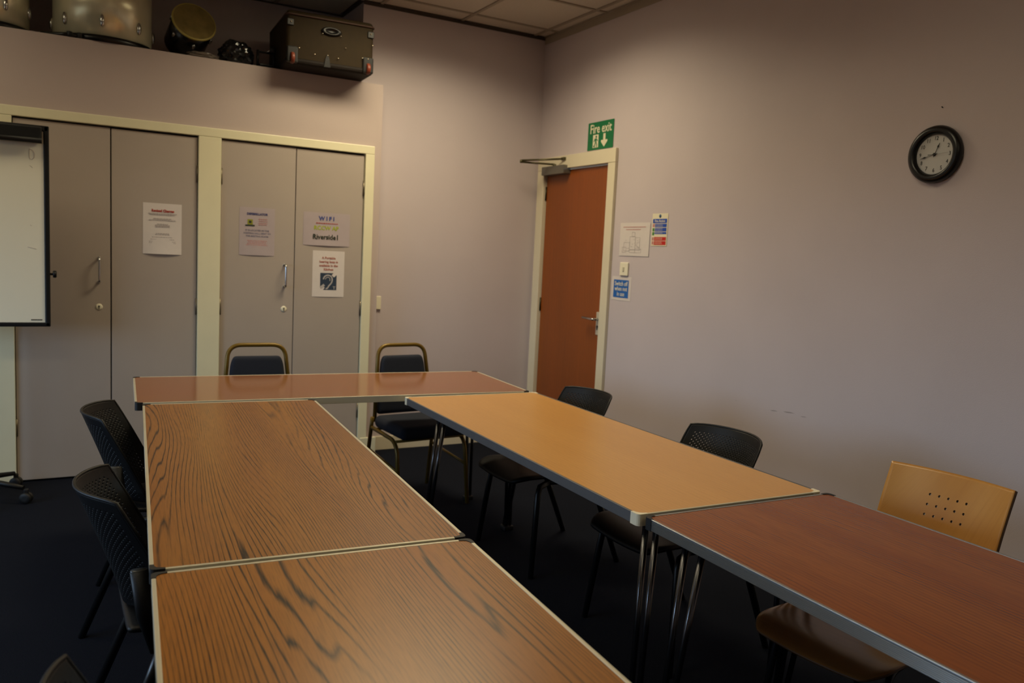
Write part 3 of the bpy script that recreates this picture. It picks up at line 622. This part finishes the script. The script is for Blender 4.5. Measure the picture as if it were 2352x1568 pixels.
# ------------------------------------------------------------------ BANQUET CHAIRS (face -Y => built facing +X, rotated)
def banquet(label):
    t = empty('banquet_chair', (0, 0, 0), 0, label, 'chair', 'gold framed navy banquet chairs behind the crosswise table')
    hwb = .150
    hoop = fillet([(-.175, -.190, .43), (-.235, -hwb, .868), (-.235, hwb, .868), (-.175, .190, .43)], .07, 8)
    b_ = B(); b_.tube(hoop, .0115, 12); b_.out('back_frame', M_gold, t)
    def pad(u, v):
        z = .47 + .340 * v; hw = .172 - .034 * v; a = 2 * u - 1
        hw *= 1 - .10 * max(0, (v - .85) / .15) ** 2
        x = -.182 - .052 * ((z - .43) / .455) + .0
        return Vector((x, a * hw, z + .0))
    b_ = B(); b_.grid(pad, 10, 10); b_.out('back_pad', M_navyf, t, solid=.04, off=0., sub=2)
    b_ = B(); t2 = bmesh.new(); bmesh.ops.create_cube(t2, size=1.)
    for v in t2.verts: v.co = Vector((v.co.x * .40 + .03, v.co.y * (.40 + .04 * (v.co.x > 0)), v.co.z * .075 + .437))
    bmesh.ops.bevel(t2, geom=t2.edges[:], offset=.034, segments=4, profile=.5, affect='EDGES')
    for f in t2.faces: f.smooth = True
    b_.merge(t2); b_.out('seat_pad', M_navyf, t)
    for sy in (-1, 1):
        b_ = B(); b_.tube(fillet([(-.180, sy * .205, .400), (.165, sy * .215, .385), (.215, sy * .220, .0)], .09, 7), [.0115] * 8 + [.0105] * 2 if False else .0112, 12); b_.out('leg', M_gold, t)
        b_ = B(); b_.tube(fillet([(-.172, sy * .205, .46), (-.188, sy * .207, .36), (-.245, sy * .212, .0)], .08, 5), .0112, 12); b_.out('leg', M_gold, t)
        b_ = B(); b_.tube([(-.205, sy * .209, .27), (.182, sy * .218, .225)], .0075, 10); b_.out('stretcher', M_gold, t)
    b_ = B(); b_.tube([(-.183, -.205, .385), (-.183, .205, .385)], .008, 8); b_.tube([(.15, -.215, .385), (.15, .215, .385)], .008, 8); b_.out('seat_rail', M_gold, t)
    return t
bq = banquet('gold framed navy banquet chair in front of the cupboard with notices'); bq.location = (-2.268, -1.135, 0); bq.rotation_euler = (0, 0, -pi / 2 - .03)
b2 = copy_tree(bq); b2['label'] = 'gold framed navy banquet chair standing by the alcove wall near the corner'; b2.location = (-1.415, -1.165, 0); b2.rotation_euler = (0, 0, -pi / 2 + .10)
bq.location.y = -1.10

# ------------------------------------------------------------------ PLYWOOD CHAIR
t = empty('plywood_chair', (-1.18, -3.990, 0), pi + .10, 'beech plywood chair with dotted back holes at the right edge', 'chair')
def ply_back():
    bm = bmesh.new(); nu, nv = 40, 34; Wb, Hb = .368, .34; cache = {}
    def P(u, v):
        y = (u - .5) * Wb * (1 + .03 * v); z = .475 + Hb * v
        return Vector((-.275 - .115 * v + .030 * (2 * u - 1) ** 2 + .012 * sin(pi * v), y, z))
    def V(i, j):
        if (i, j) not in cache: cache[(i, j)] = bm.verts.new(P(i / nu, j / nv))
        return cache[(i, j)]
    holes = {(i, j) for i in (14, 17, 20, 23, 26) for j in (20, 23, 26)}
    for i in range(nu):
        for j in range(nv):
            c4 = [V(i, j), V(i + 1, j), V(i + 1, j + 1), V(i, j + 1)]
            if (i, j) not in holes: f = bm.faces.new(c4); f.smooth = True; continue
            rr = .40; ring = []
            for k in range(8):
                a = -3 * pi / 4 + k * pi / 4; ring.append(bm.verts.new(P((i + .5 + rr * cos(a)) / nu, (j + .5 + rr * sin(a)) / nv)))
            for k in range(4):
                bm.faces.new((c4[k], ring[2 * k + 1], ring[2 * k])); bm.faces.new((c4[k], c4[(k + 1) % 4], ring[2 * k + 1])) ; bm.faces.new((c4[(k + 1) % 4], ring[(2 * k + 2) % 8], ring[2 * k + 1]))
    me = bpy.data.meshes.new('backrest'); bm.to_mesh(me); bm.free(); return me
o = new_obj('backrest', ply_back(), M_ply, t); o.data.materials.append(M_plyedge)
md = o.modifiers.new('thickness', 'SOLIDIFY'); md.thickness = .011; md.offset = 0; md.material_offset_rim = 1
def pseat(u, v):
    a = 2 * u - 1; x = -.20 + .52 * v; w_s = .205
    if v > .85: w_s *= 1 - .22 * ((v - .85) / .15) ** 2
    z = .418 + .010 * a * a - .026 * max(0, (v - .80) / .20) ** 2 + .020 * max(0, (.15 - v) / .15) ** 2
    return Vector((x, a * w_s, z))
b = B(); b.grid(pseat, 14, 20); o = b.out('seat', M_seatply, t, solid=.011, off=0, sub=1); o.data.materials.append(M_plyedge); o.modifiers[0].material_offset_rim = 1
M_dtube = mat('dark_chrome', (70, 72, 78), .25, .9)
for sy in (-1, 1):
    b = B(); b.tube(fillet([(-.13, sy * .13, .398), (.20, sy * .165, .394), (.245, sy * .195, .0)], .05, 6), .0105, 12); b.out('leg', M_dtube, t)
    b = B(); b.tube(fillet([(.0, sy * .165, .392), (-.20, sy * .175, .388), (-.30, sy * .195, .0)], .05, 6), .0105, 12); b.out('leg', M_dtube, t)
    b = B(); b.tube(fillet([(-.05, sy * .13, .400), (-.26, sy * .14, .398), (-.322, sy * .14, .62)], .05, 6), .0095, 12); b.out('back_upright', M_dtube, t)

# ------------------------------------------------------------------ FLIP CHART
t = empty('flip_chart', (-3.60, -.43, 0), .0, 'black framed whiteboard flip chart easel on castors at the left edge', 'flip chart')
rx = .352
def tilt(o): o.rotation_euler = (0, -.022, 0); o.location = (.0, 0, 0); return o
b = B()
b.box(-rx, -rx + .026, -.012, .014, .925, 1.975, .006); b.box(rx - .026, rx, -.012, .014, .925, 1.975, .006); b.box(-rx, rx, -.012, .014, .925, .948, .005); b.box(-rx, rx, -.012, .014, 1.945, 1.975, .005)
fr = b.out('frame', M_black, t)
b = B(); b.box(-rx + .02, rx - .02, -.006, .004, .94, 1.96); b.out('board', mat('whiteboard', (236, 230, 208), .22), t)
b = B(); b.box(-rx + .012, rx - .032, -.048, -.010, 1.885, 1.965, .008); b.tube([(-rx + .012, -.046, 1.895), (rx - .032, -.046, 1.895)], .016, 10); b.out('clamp_bar', M_black, t)
b = B(); b.tube([(rx - .005, .004, 1.205), (rx + .018, .004, 1.205)], .006, 10); b.lathe([(.016, 0), (.019, .004), (.019, .014), (.015, .018)], 14, Matrix.Translation((rx + .012, .004, 1.205)) @ Matrix.Rotation(pi / 2, 4, 'Y')); b.out('knob', M_black, t)
b = B(); tx(b, 'nobo', .014, 0, 0, bold=.0005, sx=1.5) if False else [b.box(.262 + k * .0075, .262 + k * .0075 + .0055, -.0072, -.006, .9585, .9645) for k in range(7)]; b.out('maker_mark', M_ink if False else M_blackm, t)
b = B()
for q in (((.262, 1.850), (.262, 1.805), (.268, 1.796)), ((.262, 1.850), (.276, 1.846), (.285, 1.830), (.283, 1.806), (.272, 1.796))):
    b.tube([(x, -.0066, z) for x, z in q], .0011, 5)
for q in (((.262, 1.765), (.270, 1.762), (.276, 1.755)), ((.262, 1.46), (.27, 1.455)), ((.25, 1.345), (.29, 1.335))): b.tube([(x, -.0066, z) for x, z in q], .0007, 5)
b.out('pen_marks', mat('faint_pen', (176, 160, 146), .5), t)
b = B(); b.tube([(0, .03, .10), (0, .03, 1.5)], .018, 12); b.box(-.06, .06, .004, .03, 1.1, 1.5, .004); b.out('pole', M_black, t)
for k, (fx, fy) in enumerate(((.232, -.118), (.175, .215), (-.232, -.118), (-.175, .215), (0, -.27))):
    b = B(); b.tube([(0, .03, .10), (fx * .5, .03 + (fy - .03) * .5, .098), (fx * .95, .03 + (fy - .03) * .95, .082)], [.018, .015, .012], 10); lg = b.out('base_arm', M_black, t)
    b = B(); wx_, wy_ = fx, fy
    for s in (-1, 1): b.lathe([(.010, -.009), (.026, -.009), (.029, -.005), (.029, .005), (.026, .009), (.010, .009)], 18, Matrix.Translation((wx_ + s * .013 * .4, wy_ + s * .013 * .9, .029)) @ Matrix.Rotation(radians(66), 4, 'Z') @ Matrix.Rotation(pi / 2, 4, 'Y'))
    b.box(wx_ - .012, wx_ + .012, wy_ - .012, wy_ + .012, .045, .078, .005); b.out('castor', M_rubber, lg)

# ------------------------------------------------------------------ THINGS ON THE CUPBOARD TOP
Z0 = ZT
M_silver = mat('silver_wrap', (236, 232, 200), .26, .4, noise=.15, nscale=9., stretch=(1, 1, .3))
M_hoop = mat('black_hoop', (14, 13, 12), .3); M_head = mat('drum_head', (196, 186, 140), .3)
def lug(b_, R_, ang, z, h=.035):
    x, y = R_ * cos(ang), R_ * sin(ang); Mx = Matrix.Translation((x, y, z)) @ Matrix.Rotation(ang, 4, 'Z') @ Matrix.Diagonal((.7, .8, 1, 1))
    b_.lathe([(.001, -h), (.010, -h * .8), (.015, -h * .3), (.016, 0), (.015, h * .3), (.010, h * .8), (.001, h)], 14, Mx)
def drum(cx, cy, R_, H_, label, silver=True, hoopz=.018, a0=0., nl=8, lz=.06):
    t_ = empty('drum', (cx, cy, Z0), 0, label, 'drum', 'drums stored on the cupboard top')
    sm = M_silver if silver else mat('black_shell', (14, 14, 15), .25)
    b_ = B(); b_.lathe([(R_ - .006, hoopz), (R_, hoopz), (R_, H_ - hoopz), (R_ - .006, H_ - hoopz)], 64, cap=True); b_.out('shell', sm, t_)
    for zz in (0, H_ - .035):
        b_ = B(); b_.lathe([(R_ + .002, zz), (R_ + .008, zz), (R_ + .008, zz + .034), (R_ + .002, zz + .035)], 64, cap=True); b_.out('hoop', M_hoop if silver else M_chrome, t_)
    for k in range(nl):
        b_ = B(); lug(b_, R_ + .006, a0 + 2 * pi * k / nl, lz); b_.out('lug', M_chrome, t_)
    return t_
drum(-2.965, .13, .262, .46, 'large silver bass drum shell standing on the cupboard top', a0=radians(-90 - 4), nl=8, lz=.115)
drum(-3.565, .12, .225, .40, 'smaller silver drum at the far left of the cupboard top', a0=radians(-90 + 31), nl=8, lz=.13)
# black tom with clear head tipped towards the room
t = empty('tom_drum', (-2.49, .06, Z0), 0, 'small black tom drum tipped to show its yellowish clear head', 'drum', 'drums stored on the cupboard top')
tipM = Matrix.Translation((0, .03, .185)) @ Matrix.Rotation(radians(8), 4, 'Z') @ Matrix.Rotation(radians(64), 4, 'X')
b = B(); b.lathe([(.120, -.13), (.120, .085)], 48, tipM, cap=True); b.out('shell', mat('black_shell', (14, 14, 15), .25), t)
b = B(); b.lathe([(.1, .084), (.126, .084), (.131, .092), (.128, .101), (.122, .100)], 48, tipM, cap=False); b.out('hoop', mat('amber_hoop', (186, 172, 90), .3), t)
b = B(); b.lathe([(.0001, .098), (.122, .098)], 48, tipM, cap=False); b.out('drum_head', mat('clear_head', (140, 124, 74), .15, noise=.25, nscale=14.), t)
for k in range(6):
    b = B(); a = pi / 6 + k * pi / 3; b.lathe([(.001, -.02), (.009, -.014), (.010, .014), (.001, .02)], 10, tipM @ Matrix.Translation((.124 * cos(a), .124 * sin(a), .02))); b.out('lug', M_chrome, t)
# crumpled black bag
def blob(name, c, R_, m, label, cat, amp=.3, seed=1, base=Z0):
    rnd = random.Random(seed); bm = bmesh.new(); bmesh.ops.create_icosphere(bm, subdivisions=4, radius=1.)
    ph = [(Vector((rnd.uniform(-1, 1), rnd.uniform(-1, 1), rnd.uniform(-1, 1))).normalized() * rnd.uniform(3, 9), rnd.uniform(0, 6)) for _ in range(10)]
    for v in bm.verts:
        d = v.co.copy(); k = 1 + amp * sum(abs(sin(p.dot(d) + q)) - .6 for p, q in ph) / 6
        v.co = Vector((d.x * R_[0] * k, d.y * R_[1] * k, max(d.z * R_[2] * k, -R_[2] * .75)))
    for f in bm.faces: f.smooth = False
    me = bpy.data.meshes.new(name); bm.to_mesh(me); bm.free(); o_ = new_obj(name, me, m); o_.location = (c[0], c[1], base + R_[2] * .75); tag(o_, label, cat); return o_
M_bag = mat('glossy_black_bag', (20, 22, 24), .16, spec=.7)
blob('plastic_bag', (-2.235, .0, 0), (.098, .10, .085), M_bag, 'crumpled shiny black plastic bag between the tom drum and the brown case', 'bag', .5, 4)
blob('plastic_sheet', (-2.44, -.07, 0), (.085, .045, .022), mat('grey_plastic', (110, 100, 90), .3), 'crumpled grey plastic sheet lying in front of the tom drum', 'bag', .6, 9)
t = empty('drum_pedal', (-2.055, -.04, Z0), 0, 'black drum pedal with round beater beside the brown case', 'drum pedal')
b = B(); b.box(-.06, .05, -.05, .14, 0, .012, .003); b.box(-.05, .04, -.045, .13, .016, .028, .004); b.out('footboard', M_blackm, t)
b = B(); b.tube([(-.055, .0, .01), (-.055, .0, .115)], .008, 8); b.tube([(.045, .0, .01), (.045, .0, .115)], .008, 8); b.tube([(-.055, 0, .105), (.045, 0, .105)], .007, 8); b.out('pedal_frame', M_blackm, t)
b = B(); b.tube([(-.01, 0, .10), (.025, -.03, .125)], .004, 8); b.out('beater_rod', M_chrome, t)
b = B(); b.lathe([(.001, -.020), (.016, -.015), (.021, 0), (.016, .015), (.001, .020)], 18, Matrix.Translation((.028, -.045, .118))); b.out('beater', M_rubber, t)
t = empty('cymbal_stand', (-3.195, -.026, Z0), 0, 'folded black cymbal stand lying between the two silver drums', 'stand')
b = B(); b.tube([(-.09, .0, .016), (.0, -.07, .014), (.05, -.098, .014)], [.009, .010, .010], 10); b.tube([(-.09, -.05, .012), (.10, -.100, .013)], .008, 10); b.out('tube', M_blackm, t)
b = B(); b.lathe([(.001, -.016), (.013, -.012), (.015, .012), (.001, .016)], 12, Matrix.Translation((.05, -.098, .016))); b.out('rubber_foot', M_rubber, t)
b = B(); b.lathe([(.001, -.016), (.013, -.012), (.015, .012), (.001, .016)], 12, Matrix.Translation((.10, -.098, .016))); b.out('rubber_foot', M_rubber, t)

# brown wheeled case
case = empty('suitcase', (-1.722, -.10, Z0), radians(-3), 'brown wheeled suitcase lying over the cupboard front edge', 'suitcase')
M_case = mat('brown_fabric', (44, 33, 14), .75, spec=.25, bump=.3, bscale=500., noise=.08, nscale=30.); M_cased = mat('dark_case_base', (24, 17, 12), .7, spec=.2, bump=.3, bscale=400.)
hw = .270; f0 = -.245
t2 = bmesh.new(); bmesh.ops.create_cube(t2, size=1.)
for v in t2.verts: v.co = Vector((v.co.x * 2 * hw, .06 + (v.co.y) * .60, .165 + v.co.z * .315))
bmesh.ops.bevel(t2, geom=t2.edges[:], offset=.028, segments=4, profile=.5, affect='EDGES')
for f in t2.faces: f.smooth = True
b = B(); b.merge(t2); b.out('case_body', M_case, case)
b = B(); b.box(-hw - .002, hw + .002, f0 - .002, .362, .003, .045, .02, 3); b.out('case_base', M_cased, case)
b = B(); b.tube(fillet([(-hw - .001, .30, .292), (-hw - .001, f0 + .0, .292), (hw + .001, f0 + .0, .292), (hw + .001, .30, .292)], .03, 4), .006, 8); b.out('piping', mat('case_piping', (62, 38, 26), .6), case)
b = B(); b.lathe([(.0001, 0), (.058, 0), (.060, .006), (.050, .014), (.034, .012), (.030, .004), (.0001, .004)], 32, Matrix.Translation((.0, f0 + .001, .225)) @ Matrix.Rotation(pi / 2, 4, 'X') @ Matrix.Diagonal((1.05, .42, 1, 1)), cap=False); b.out('handle', M_blackm, case)
for sx in (-1, 1):
    b = B(); b.box(sx * (hw - .036) - .034, sx * (hw - .036) + .034, f0 - .010, f0 + .03, .008, .105, .008); hs = b.out('wheel_housing', M_blackm, case)
    b = B(); b.lathe([(.008, -.011), (.030, -.011), (.034, -.006), (.034, .006), (.030, .011), (.008, .011)], 24, Matrix.Translation((sx * (hw - .036), f0 - .002, .036)) @ Matrix.Rotation(pi / 2, 4, 'Y')); b.out('wheel', mat('orange_wheel', (112, 46, 24), .45), hs)
    b = B(); b.box(sx * (hw - .022) - .020, sx * (hw - .022) + .020, f0 - .004, f0 + .01, .225, .265, .004); b.out('corner_guard', M_blackm, case)
M_stud = mat('stud_metal', (225, 215, 190), .2, 1.)
for x, z in ((-.245, .245), (.245, .248), (.258, .18), (.09, .14), (-.10, .075), (-.02, .080), (.045, .072), (.195, .095), (.232, .095), (-.195, .098), (-.055, .205), (.058, .205)):
    B().lathe([(.0001, .0035), (.003, .003), (.0045, 0)], 10, Matrix.Translation((x, f0 - .006 if abs(x) < .18 else f0 - .011, z)) @ Matrix.Rotation(pi / 2, 4, 'X'), cap=False).out('stud', M_stud, case)
b = B(); b.prism([(-.020, .010), (.020, .010), (.012, .060), (0, .088), (-.012, .060)], 0, .008, Matrix.Translation((-.022, f0 + .002, 0)) @ Matrix.Rotation(pi / 2, 4, 'X')); b.out('centre_guard', M_blackm, case)
